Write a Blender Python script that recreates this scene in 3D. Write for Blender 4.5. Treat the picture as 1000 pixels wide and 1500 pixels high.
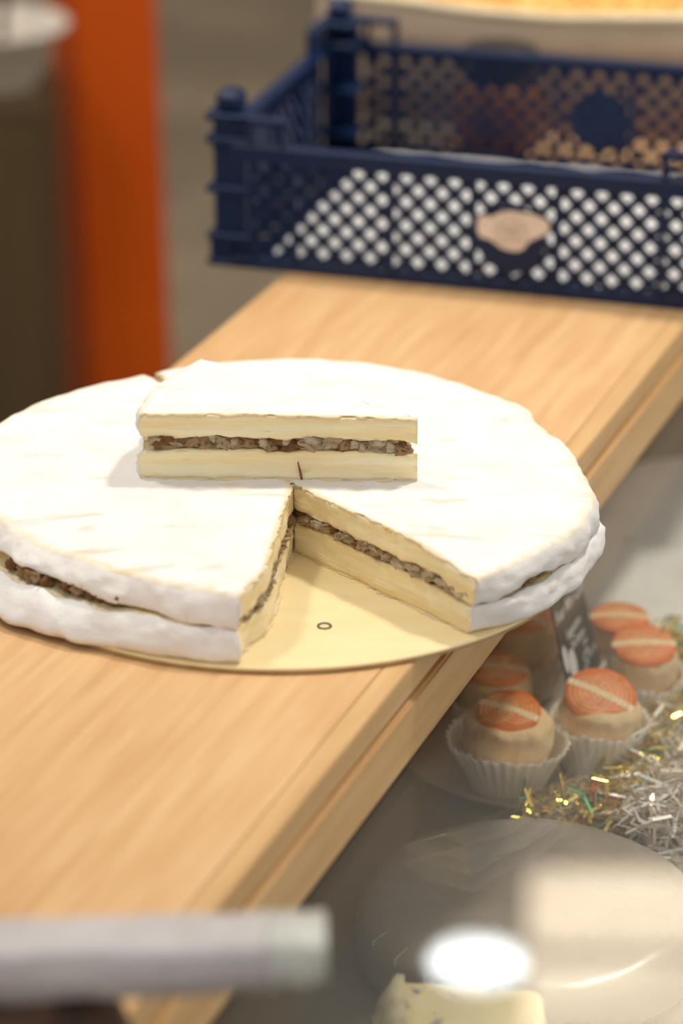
import bpy, bmesh, math, random
from mathutils import Vector, Matrix, noise
R_ = math.radians
random.seed(7)
for o in list(bpy.data.objects): bpy.data.objects.remove(o)
sc = bpy.context.scene
COL = sc.collection

# ------------------------------------------------------------ camera
FPX, ELEV = 4400.0, R_(23.5)
FW = Vector((0, math.cos(ELEV), -math.sin(ELEV))); UP = Vector((0, math.sin(ELEV), math.cos(ELEV))); RT = Vector((1, 0, 0))
def ray(px, py): return FW + RT*((px-500)/FPX) + UP*((750-py)/FPX)
CAM = Vector((0, 0, .045)) - ray(430, 690)*1.78
def unp(px, py, z): r = ray(px, py); return CAM + r*((z-CAM.z)/r.z)
def unpy(px, py, y): r = ray(px, py); return CAM + r*((y-CAM.y)/r.y)
cd = bpy.data.cameras.new('camera'); cam = bpy.data.objects.new('camera', cd); COL.objects.link(cam)
cam.location = CAM; cam.rotation_euler = (math.pi/2-ELEV, 0, 0)
cd.sensor_fit = 'VERTICAL'; cd.sensor_height = 36; cd.sensor_width = 24; cd.lens = FPX*36/1500
cd.clip_start = .05; cd.dof.use_dof = True; cd.dof.focus_distance = 1.76; cd.dof.aperture_fstop = 3.5
sc.camera = cam

# ------------------------------------------------------------ world and exposure
w = bpy.data.worlds.new('hall_light'); sc.world = w; w.use_nodes = True
w.node_tree.nodes['Background'].inputs[0].default_value = (1.0, .965, .93, 1)
w.node_tree.nodes['Background'].inputs[1].default_value = .50
vs = sc.view_settings; vs.view_transform = 'Standard'; vs.look = 'None'; vs.gamma = 1; vs.use_curve_mapping = False
vs.exposure = 0.35
LAMPS = [((.80, .65, 1.90), .13, 142), ((-.80, .55, 1.95), .13, 78)]      # shop lamps above both long sides: place, radius, radiance

# ------------------------------------------------------------ materials
def mat(name, c1, c2=None, scale=20, detail=4, rough=.6, bump=0, bscale=None, stretch=(1,1,1), metal=0, lo=.35, hi=.65,
        spec=.4, c3=None, s3=60, lo3=.6, hi3=.75, stretch3=(1,1,1), trans=0, emit=0, sub=0, rot=0):
    m = bpy.data.materials.new(name); m.use_nodes = True; nt = m.node_tree; N = nt.nodes; L = nt.links
    b = N['Principled BSDF']; b.inputs['Roughness'].default_value = rough; b.inputs['Metallic'].default_value = metal
    b.inputs['Specular IOR Level'].default_value = spec; b.inputs['Transmission Weight'].default_value = trans
    if sub: b.inputs['Subsurface Weight'].default_value = sub; b.inputs['Subsurface Radius'].default_value = (.006, .004, .002); b.inputs['Subsurface Scale'].default_value = 1
    tc = N.new('ShaderNodeTexCoord')
    def coords(st):
        mp = N.new('ShaderNodeMapping'); mp.inputs['Scale'].default_value = st; mp.inputs['Rotation'].default_value = (0, 0, rot)
        L.new(tc.outputs['Object'], mp.inputs['Vector']); return mp.outputs[0]
    def nz(sc_, st, det=detail):
        n = N.new('ShaderNodeTexNoise'); n.inputs['Scale'].default_value = sc_; n.inputs['Detail'].default_value = det
        L.new(coords(st), n.inputs['Vector']); return n.outputs['Fac']
    def ramp(f, a, b_):
        r = N.new('ShaderNodeMapRange'); r.inputs[1].default_value = a; r.inputs[2].default_value = b_; L.new(f, r.inputs[0]); return r.outputs[0]
    def mix(f, a, b_):
        x = N.new('ShaderNodeMix'); x.data_type = 'RGBA'; L.new(f, x.inputs[0])
        for i, c in ((6, a), (7, b_)):
            if hasattr(c, 'links'): L.new(c, x.inputs[i])
            else: x.inputs[i].default_value = (*c, 1)
        return x.outputs[2]
    if c2 is None: b.inputs['Base Color'].default_value = (*c1, 1); col = None
    else:
        col = mix(ramp(nz(scale, stretch), lo, hi), c1, c2)
        if c3: col = mix(ramp(nz(s3, stretch3), lo3, hi3), col, c3)
        L.new(col, b.inputs['Base Color'])
    if bump:
        bn = N.new('ShaderNodeBump'); bn.inputs['Strength'].default_value = 1; bn.inputs['Distance'].default_value = bump
        L.new(nz(bscale or scale*3, stretch), bn.inputs['Height']); L.new(bn.outputs[0], b.inputs['Normal'])
    if emit: b.inputs['Emission Color'].default_value = (*c1, 1); b.inputs['Emission Strength'].default_value = emit
    return m
M = {}
M['rind'] = mat('bloomy_rind', (.90,.885,.86), (.86,.82,.77), 26, 5, .85, .0011, 90, spec=.15, c3=(.72,.56,.36), s3=55, lo3=.66, hi3=.80, stretch3=(.45,1.5,1))
def rindmat(name, base, dark, tan):
    m = mat(name, base, dark, 26, 5, .85, .0012, 75, spec=.15, c3=tan, s3=48, lo3=.58, hi3=.80, stretch3=(.4,1.6,1)); nt = m.node_tree; N = nt.nodes; L = nt.links; b = N['Principled BSDF']
    src = b.inputs['Base Color'].links[0].from_socket; at = N.new('ShaderNodeAttribute'); at.attribute_name = 'rub'
    tc = N.new('ShaderNodeTexCoord'); n = N.new('ShaderNodeTexNoise'); n.inputs['Scale'].default_value = 170; n.inputs['Detail'].default_value = 5; L.new(tc.outputs['Object'], n.inputs['Vector'])
    a = N.new('ShaderNodeMath'); a.operation = 'ADD'; L.new(at.outputs['Fac'], a.inputs[0]); L.new(n.outputs['Fac'], a.inputs[1])
    r = N.new('ShaderNodeMapRange'); r.inputs[1].default_value = .85; r.inputs[2].default_value = 1.45; L.new(a.outputs[0], r.inputs[0])
    x = N.new('ShaderNodeMix'); x.data_type = 'RGBA'; L.new(r.outputs[0], x.inputs[0]); L.new(src, x.inputs[6]); x.inputs[7].default_value = (.84,.69,.45,1); L.new(x.outputs[2], b.inputs['Base Color']); return m
M['rind'] = rindmat('bloomy_rind', (.90,.885,.86), (.85,.81,.755), (.70,.54,.36))
M['rind_side'] = mat('bloomy_rind_side', (.90,.885,.86), (.85,.81,.755), 30, 5, .85, .0016, 70, spec=.15, c3=(.70,.52,.34), s3=70, lo3=.64, hi3=.80)
M['paste'] = mat('cream_paste', (.94,.845,.585), (.905,.72,.385), 8, 6, .45, .0005, 60, stretch=(1,1,16), lo=.38, hi=.62, spec=.35, c3=(.78,.54,.16), s3=40, lo3=.66, hi3=.76, stretch3=(1,1,2.6), sub=.15)
M['filling'] = mat('nut_cream', (.72,.55,.32), (.26,.14,.055), 120, 4, .7, .001, 200)
M['nut_tan'] = mat('walnut_tan', (.70,.46,.24), (.48,.28,.12), 140, 4, .55, .0006, 260)
M['nut_brown'] = mat('walnut_brown', (.44,.21,.07), (.18,.08,.025), 140, 4, .5, .0006, 260)
M['nut_pale'] = mat('walnut_pale', (.84,.65,.42), (.64,.45,.26), 140, 4, .6, .0006, 260)
M['nut_cream'] = mat('cream_smear', (.93,.82,.60), (.84,.66,.42), 90, 4, .6, .0006, 200)
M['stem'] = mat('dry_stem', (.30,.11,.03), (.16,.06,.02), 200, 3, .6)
M['gold_card'] = mat('gold_card', (.92,.77,.45), (.89,.72,.39), 16, 4, .42, .0002, 60, stretch=(1,4,1), spec=.5, c3=(.84,.60,.28), s3=30, lo3=.68, hi3=.8)
M['card_edge'] = mat('card_edge', (.55,.38,.18), (.42,.27,.12), 60, 3, .8)
M['dark_metal'] = mat('dark_metal', (.10,.08,.07), None, rough=.4, metal=.8)
WOODROT = R_(-69.2)
M['wood'] = mat('beech_top', (.74,.47,.235), (.65,.375,.17), 9, 6, .42, .00012, 120, stretch=(1,12,12), spec=.4, c3=(.58,.32,.13), s3=5, lo3=.55, hi3=.75, stretch3=(1.2,16,16))
M['wood2'] = mat('beech_top_light', (.76,.49,.25), (.67,.395,.18), 9, 6, .42, .00012, 120, stretch=(1,12,12), spec=.4, c3=(.60,.34,.14), s3=5, lo3=.55, hi3=.75, stretch3=(1.2,16,16))
M['wood_edge'] = mat('beech_edge', (.70,.45,.21), (.60,.36,.155), 8, 5, .45, .00012, 120, stretch=(1,14,14))
M['blue'] = mat('navy_plastic', (.0035,.016,.060), (.0045,.020,.072), 30, 3, .42, .0002, 120, spec=.3)
M['white_ink'] = mat('white_print', (.86,.74,.63), (.72,.60,.50), 260, 4, .6)
M['grey_ink'] = mat('grey_print', (.45,.38,.32), (.40,.33,.28), 60, 3, .6)
M['paper'] = mat('white_paper', (.62,.61,.61), (.54,.54,.55), 14, 4, .8, .004, 18)
M['canvas'] = mat('beige_canvas', (.46,.355,.255), (.40,.30,.21), 12, 5, .85, .0006, 160)
M['canvas_rim'] = mat('pale_canvas_rim', (.86,.76,.55), (.78,.66,.44), 40, 4, .85, .0005, 200)
M['grain'] = mat('golden_grain', (.86,.58,.20), (.76,.44,.11), 60, 4, .6)
M['orange'] = mat('orange_paint', (.64,.098,.004), (.57,.08,.003), 4, 3, .6, spec=.2)
M['brown_panel'] = mat('brown_panel', (.075,.046,.016), (.10,.062,.026), 3, 4, .6, stretch=(4,4,.6))
M['bowl'] = mat('white_bowl', (.72,.66,.56), (.64,.57,.47), 12, 4, .6, .001, 40)
M['floor'] = mat('floor_plank', (.31,.24,.158), (.23,.18,.12), 5, 5, .55, stretch=(1,9,1), c3=(.38,.295,.195), s3=2, lo3=.5, hi3=.7)
M['floor2'] = mat('floor_plank_pale', (.37,.29,.195), (.27,.215,.145), 5, 5, .55, stretch=(1,9,1), c3=(.33,.26,.18), s3=2, lo3=.5, hi3=.7)
M['wall'] = mat('hall_wall', (.34,.29,.23), (.30,.25,.20), 2, 4, .8)
M['case'] = mat('case_floor', (.20,.17,.13), (.15,.128,.10), 9, 5, .45, .0004, 60)
M['case_body'] = mat('case_body', (.16,.14,.12), (.14,.12,.10), 6, 3, .5)
M['bread'] = mat('dark_crust', (.085,.04,.02), (.035,.018,.011), 40, 5, .7, .003, 60, c3=(.14,.06,.025), s3=60)
M['film'] = mat('crinkled_film', (.58,.55,.545), (.48,.455,.455), 30, 4, .5, .003, 55, spec=.3)
M['film_end'] = mat('film_fold', (.74,.75,.70), (.62,.63,.58), 40, 5, .35, .003, 70, spec=.4, trans=.2)
M['cup'] = mat('cup_paper', (.94,.88,.80), (.90,.82,.72), 30, 4, .8, sub=.1)
M['curd'] = mat('fresh_cheese', (.92,.70,.42), (.84,.54,.25), 45, 5, .65, .0022, 110, c3=(.94,.82,.60), s3=35, lo3=.5, hi3=.7)
M['peel'] = mat('orange_peel', (.94,.24,.025), (.86,.17,.012), 60, 4, .45)
M['peel_line'] = mat('peel_ridge', (.98,.58,.26), (.95,.50,.20), 60, 3, .5)
M['band'] = mat('pale_band', (.96,.80,.52), (.92,.72,.42), 120, 4, .55)
M['slate'] = mat('black_card', (.030,.026,.022), (.037,.032,.027), 40, 3, .6, spec=.15)
M['chalk'] = mat('white_lettering', (.80,.78,.77), None, rough=.7)
M['platter'] = mat('clear_platter', (.42,.35,.27), (.37,.31,.24), 20, 3, .25)
M['gold'] = mat('gold_tinsel', (.95,.72,.16), None, rough=.25, metal=.85)
M['green_foil'] = mat('green_tinsel', (.10,.50,.25), None, rough=.25, metal=1)
M['silver'] = mat('white_tinsel', (.95,.90,.82), None, rough=.3, metal=.25)
M['pink_foil'] = mat('pale_foil', (.90,.76,.60), None, rough=.3, metal=.3)
M['taupe'] = mat('wrapped_rind', (.36,.30,.24), (.29,.24,.19), 20, 5, .3, .0015, 30, spec=.6)
M['blue_rind'] = mat('blue_cheese_rind', (.62,.52,.32), (.40,.34,.22), 45, 5, .8, .003, 80)
M['blue_paste'] = mat('blue_cheese_paste', (.84,.71,.42), (.80,.65,.36), 30, 4, .5, .0006, 60, c3=(.20,.27,.24), s3=75, lo3=.60, hi3=.68)
M['grey_wheel'] = mat('white_wheel_rind', (.90,.87,.81), (.80,.76,.69), 14, 5, .85, .002, 45, c3=(.60,.52,.38), s3=30, lo3=.6, hi3=.8)
M['amber'] = mat('amber_glass', (.28,.10,.012), (.22,.07,.008), 20, 3, .2)
M['lid'] = mat('black_lid', (.012,.011,.012), None, rough=.35)
M['lamp_shade'] = mat('lamp_shade', (.08,.08,.085), None, rough=.4, metal=.5)
M['frame'] = mat('window_frame', (.30,.24,.18), (.26,.2,.15), 6, 3, .6)
def lampmat(name, col, s):
    m = bpy.data.materials.new(name); m.use_nodes = True; b = m.node_tree.nodes['Principled BSDF']
    b.inputs['Base Color'].default_value = (*col, 1); b.inputs['Emission Color'].default_value = (*col, 1); b.inputs['Emission Strength'].default_value = s; return m
def glassmat(name, tint, haze=.03):
    m = bpy.data.materials.new(name); m.use_nodes = True; nt = m.node_tree; N = nt.nodes; N.clear()
    o = N.new('ShaderNodeOutputMaterial'); t = N.new('ShaderNodeBsdfTransparent'); g = N.new('ShaderNodeBsdfGlossy'); x = N.new('ShaderNodeMixShader'); f = N.new('ShaderNodeLayerWeight'); p = N.new('ShaderNodeMath'); q = N.new('ShaderNodeMath')
    t.inputs[0].default_value = (*tint, 1); g.inputs['Roughness'].default_value = .02; f.inputs[0].default_value = .5
    p.operation = 'POWER'; p.inputs[1].default_value = 5; q.operation = 'MULTIPLY_ADD'; q.inputs[1].default_value = .96; q.inputs[2].default_value = .04
    nt.links.new(f.outputs['Facing'], p.inputs[0]); nt.links.new(p.outputs[0], q.inputs[0]); nt.links.new(q.outputs[0], x.inputs[0]); nt.links.new(t.outputs[0], x.inputs[1]); nt.links.new(g.outputs[0], x.inputs[2]); h = N.new('ShaderNodeBsdfDiffuse'); h.inputs[0].default_value = (.85,.87,.84,1); y = N.new('ShaderNodeMixShader'); y.inputs[0].default_value = haze
    nt.links.new(x.outputs[0], y.inputs[1]); nt.links.new(h.outputs[0], y.inputs[2]); nt.links.new(y.outputs[0], o.inputs[0]); return m
M['pane'] = glassmat('case_glass', (.975,.985,.975))
M['pane_edge'] = mat('glass_edge', (.05,.075,.055), (.03,.05,.04), 20, 3, .15)

# ------------------------------------------------------------ object helpers
def obj(name, bm, mats, parent=None, smooth=False, loc=None, rot=None):
    me = bpy.data.meshes.new(name)
    if isinstance(bm, bmesh.types.BMesh): bm.normal_update(); bm.to_mesh(me); bm.free()
    else: me.from_pydata(*bm)
    for m_ in (mats if isinstance(mats, (list, tuple)) else [mats]): me.materials.append(M[m_] if isinstance(m_, str) else m_)
    if smooth: me.polygons.foreach_set('use_smooth', [True]*len(me.polygons))
    o = bpy.data.objects.new(name, me); COL.objects.link(o); o.parent = parent
    if loc is not None: o.location = loc
    if rot is not None: o.rotation_euler = rot
    return o
def tag(o, label, cat, group=None, kind=None):
    o['label'] = label; o['category'] = cat
    if group: o['group'] = group
    if kind: o['kind'] = kind
    return o
def thing(name, label, cat, loc=(0,0,0), rz=0, group=None):
    o = bpy.data.objects.new(name, None); o.empty_display_size = .05; COL.objects.link(o); o.location = loc; o.rotation_euler = (0,0,rz); return tag(o, label, cat, group)
def struct(name, bm, m, parent=None, **k):
    o = obj(name, bm, m, parent, **k)
    if parent is None: o['kind'] = 'structure'
    return o
def box(bm, x0, x1, y0, y1, z0, z1, mx=None, mi=0):
    v = [bm.verts.new((x, y, z)) for z in (z0, z1) for x, y in ((x0,y0),(x1,y0),(x1,y1),(x0,y1))]
    if mx is not None:
        for q in v: q.co = mx @ q.co
    for f in ((3,2,1,0),(4,5,6,7),(0,1,5,4),(1,2,6,5),(2,3,7,6),(3,0,4,7)): bm.faces.new([v[i] for i in f]).material_index = mi
    return v
def bevel(bm, r, seg=2):
    bmesh.ops.bevel(bm, geom=list(bm.edges), offset=r, segments=seg, affect='EDGES', clamp_overlap=True); return bm
def boxbm(*a, bev=0, seg=2):
    bm = bmesh.new(); box(bm, *a)
    if bev: bevel(bm, bev, seg)
    return bm
def lathe(prof, n=48, wob=None, close=False):
    """prof: list of (r, z); first/last with r=0 become poles"""
    V, F = [], []; rings = []
    for r, z in prof:
        if r < 1e-6: rings.append([len(V)]); V.append((0,0,z)); continue
        ring = []
        for i in range(n):
            a = 2*math.pi*i/n; rr, zz = (r, z) if wob is None else wob(a, r, z)
            ring.append(len(V)); V.append((rr*math.cos(a), rr*math.sin(a), zz))
        rings.append(ring)
    for A, B in zip(rings, rings[1:]):
        for i in range(n):
            j = (i+1) % n
            if len(A) == 1 and len(B) == 1: continue
            if len(A) == 1: F.append((A[0], B[j], B[i]))
            elif len(B) == 1: F.append((A[i], A[j], B[0]))
            else: F.append((A[i], A[j], B[j], B[i]))
    return V, [], F
def prism(pts, y0, y1, axis='y'):
    """extrude 2-D outline (x,z) along y"""
    bm = bmesh.new(); a = [bm.verts.new((x, y0, z)) for x, z in pts]; b = [bm.verts.new((x, y1, z)) for x, z in pts]
    bm.faces.new(a); bm.faces.new(b[::-1]); n = len(pts)
    for i in range(n): bm.faces.new((a[(i+1)%n], a[i], b[i], b[(i+1)%n]))
    bmesh.ops.recalc_face_normals(bm, faces=bm.faces); return bm
def tube(pts, r, n=8):
    V, F = [], []; P = [Vector(p) for p in pts]
    for i, p in enumerate(P):
        d = (P[min(i+1, len(P)-1)]-P[max(i-1, 0)]).normalized(); a = d.orthogonal().normalized(); b = d.cross(a)
        rr = r[i] if isinstance(r, (list, tuple)) else r
        for k in range(n): q = p + (a*math.cos(2*math.pi*k/n) + b*math.sin(2*math.pi*k/n))*rr; V.append(q[:])
    for i in range(len(P)-1):
        for k in range(n): F.append((i*n+k, i*n+(k+1)%n, (i+1)*n+(k+1)%n, (i+1)*n+k))
    F.append(tuple(range(n))[::-1]); F.append(tuple((len(P)-1)*n+k for k in range(n)))
    return V, [], F
def sm(x, a, b): t = max(0, min(1, (x-a)/(b-a))); return t*t*(3-2*t)
def nz(x, y, z, s=1): return noise.noise(Vector((x*s+13.1, y*s+7.7, z*s+3.3)))
def lerp(a, b, t): return a+(b-a)*t

# ------------------------------------------------------------ the hall: floor, wall, window
FZ = -.95
fl = struct('floor', boxbm(-7, 7, -4, 6.2, FZ-.1, FZ-.004), 'floor')
pang = R_(62)
pm = boxbm(-2.0, 2.0, -.069, .069, FZ-.03, FZ, bev=.003, seg=1)
plank_me = obj('plank', pm, 'floor', fl); plank_me2 = None
u_ = Vector((math.cos(pang), math.sin(pang))); v_ = Vector((-u_.y, u_.x)); first = True
for row in range(-16, 26):
    for k in range(2):
        c = Vector((-.4, 3.6)) + v_*(row*.142) + u_*((k-.5)*4.01 + (row % 3)*.9 - .9)
        if c.y+2 > 9 or abs(c.x) > 4.6 or c.y > 4.45 or c.y < -1.5: continue
        if first: p = plank_me; first = False
        else: p = plank_me.copy(); COL.objects.link(p)
        p.location = (c.x, c.y, 0); p.rotation_euler = (0, 0, pang)
        if row % 2 and plank_me2 is None: plank_me2 = plank_me.data.copy(); plank_me2.materials[0] = M['floor2']
        if row % 2: p.data = plank_me2
WY = 6.25
def refl(px, py, y=None, t=None):
    """where the mirror image seen in the case glass at a pixel really stands"""
    h = unp(px, py, -.0552); d = ray(px, py); d = Vector((d.x, d.y, -d.z)).normalized()
    if t is None: t = (y-h.y)/d.y
    return h + d*t
wa, wb = refl(775, 1262, y=WY), refl(775, 1515, y=WY)
struct('wall_back', boxbm(-7, 7, WY+.03, WY+.3, FZ, 7.0), 'wall')
win = bpy.data.objects.new('window_back_offscreen', None); COL.objects.link(win); win['kind'] = 'structure'; win.location = (wa.x, WY, wa.z)
WH = wb.z-wa.z; WW = 1.5
for nm, a in (('frame_rail', (-.04, WW+.04, -.05, .03, -.05, 0)), ('frame_rail', (-.04, WW+.04, -.05, .03, WH, WH+.05)), ('frame_rail', (0, WW, -.05, .03, WH*.47, WH*.5)),
              ('frame_stile', (-.04, 0, -.05, .03, 0, WH)), ('frame_stile', (WW, WW+.04, -.05, .03, 0, WH))):
    obj(nm, boxbm(*a), 'frame', win)
DAY = lampmat('daylight_pane', (1,.82,.60), 5.6)
obj('lower_pane_offscreen', boxbm(0, WW, -.01, .01, 0, WH*.47), DAY, win)
obj('upper_pane_offscreen', boxbm(0, WW, -.01, .01, WH*.5, WH), DAY, win)

# ------------------------------------------------------------ counter frame of reference
DA = R_(69.2); D = Vector((math.cos(DA), math.sin(DA), 0)); Nn = Vector((D.y, -D.x, 0))
def cn(d, n, z=0): return D*d + Nn*n + Vector((0, 0, z))
counter = thing('wooden_counter', 'long light beech counter top with a grooved front edge', 'counter', (0,0,0), DA)   # local x along D, local -y is Nn
NL, NR = -.186, .122
edges_ = [NL, -.11, -.035, .04, NR-.014]
for i in range(4):
    obj('stave', boxbm(-1.0, 1.7, -edges_[i+1]+.00004, -edges_[i]-.00004, -.055, 0, bev=.0001, seg=1), 'wood' if i % 2 == 0 else 'wood2', counter)
obj('edge_band', boxbm(-1.0, 1.7, -NR, -NR+.0138, -.0175, 0, bev=.0007), 'wood_edge', counter)
obj('edge_band', boxbm(-1.0, 1.7, -NR-.0025, -NR+.0138, -.055, -.0198, bev=.0015), 'wood_edge', counter)
obj('groove', boxbm(-1.0, 1.7, -NR+.003, -NR+.0138, -.0198, -.0175), 'wood_edge', counter)
base = tag(obj('counter_base', boxbm(-.9, 1.6, .035, .165, FZ, -.0555, bev=.004), 'case_body', rot=(0,0,DA)), 'plain brown-grey cabinet carrying the beech counter', 'cabinet')

# ------------------------------------------------------------ display case below the counter
CZ = -.2
case = thing('display_case', 'low grey-brown cheese display case running beside the wooden counter', 'display case', (0,0,0), DA)
obj('case_floor', boxbm(-.95, 1.3, -.80, .030, CZ-.03, CZ, bev=.003), 'case', case)
obj('plinth', boxbm(-.9, 1.25, -.76, .030, FZ, CZ-.03, bev=.004), 'case_body', case)
glass = thing('case_glass', 'clear flat glass cover over the cheeses, fixed under the counter edge', 'glass', (0,0,0), DA)
gp = obj('glass_pane', boxbm(-.95, 1.3, -.80, -.1165, -.0610, -.0552), 'pane', glass)
obj('glass_edge', boxbm(-.95, 1.3, -.1163, -.1130, -.0610, -.0552), 'pane_edge', gp)

# ------------------------------------------------------------ lamps hanging from a rail
def lamp(loc, r, s, label, where, col=(1,.93,.82)):
    t = thing('pendant_lamp_%s_offscreen' % where, label, 'lamp', loc, 0, None)
    obj('shade', lathe([(r*1.05,0),(r*1.0,.02),(r*.55,.12),(.03,.16),(.02,.2),(0,.2)], 40), 'lamp_shade', t, smooth=True)
    obj('diffuser_%s_offscreen' % where, lathe([(r,.004),(r*.6,.002),(0,.0015)], 40), lampmat('lamp_glow', col, s), t)
    obj('cord', tube([(0,0,.2),(0,0,2.6-loc[2])], .004, 6), 'lid', t)
lamp(*LAMPS[0], 'dark pendant lamp hanging over the display case side', 'case')
lamp(*LAMPS[1], 'dark pendant lamp hanging over the aisle side of the counter', 'aisle')
rl = refl(700, 1402, t=2.5)
lamp(tuple(rl), .066, 13, 'small dark pendant lamp mirrored in the case glass', 'mirrored', (.93,.98,1))

# ------------------------------------------------------------ brie
TH = .041; G0, G1 = .0185, .0265
TOPO = [(-162,.1743),(-154.7,.1643),(-140.5,.150),(-120.6,.1423),(-102,.1434),(-75,.150),(-50.3,.1568),(-29.6,.161),(-10.5,.1734),(2.8,.1795),(10.7,.1791),(28.3,.1847),(46.4,.1974),(64,.2059),(75,.2135),(94,.218),(115.6,.2134),(132.5,.2133),(149,.2134),(175,.197)]
BOTO = [(-148.4,.1908),(-134,.1755),(-120.7,.1636),(-100,.156),(-75,.152),(-49,.1525),(-37,.1656),(-12.4,.1753),(3.4,.1842),(28,.188),(46,.2),(64,.2085),(94,.219),(116,.2145),(149,.2145),(180,.203)]
def interp(tab):
    t = sorted((a % 360, r) for a, r in tab); t = [(t[-1][0]-360, t[-1][1])] + t + [(t[0][0]+360, t[0][1])]
    def f(a):
        a %= 360
        for i in range(len(t)-1):
            if t[i][0] <= a <= t[i+1][0]: return lerp(t[i][1], t[i+1][1], sm(a, t[i][0], t[i+1][0])*.5 + .5*(a-t[i][0])/(t[i+1][0]-t[i][0]))
    return f
rtop, rbot = interp(TOPO), interp(BOTO)
nutshapes = []
def nut_mesh(k):
    bm = bmesh.new(); bmesh.ops.create_icosphere(bm, subdivisions=3, radius=1)
    for v in bm.verts:
        p = v.co.copy(); d = 1 + .50*nz(p.x, p.y, p.z+k*5, 1.5) + .30*nz(p.x, p.y, p.z+k*9, 3.2) - .22*abs(math.sin(p.x*3.5+p.y*2+k)) + .10*nz(p.x, p.y, p.z+k*3, 7)
        v.co = p*d
    me = bpy.data.meshes.new('walnut_piece'); bm.to_mesh(me); bm.free()
    me.materials.append(M[['nut_tan','nut_brown','nut_pale','nut_tan','nut_cream','nut_brown'][k % 6]]); me.polygons.foreach_set('use_smooth', [True]*len(me.polygons)); return me
for k in range(6): nutshapes.append(nut_mesh(k))

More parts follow.
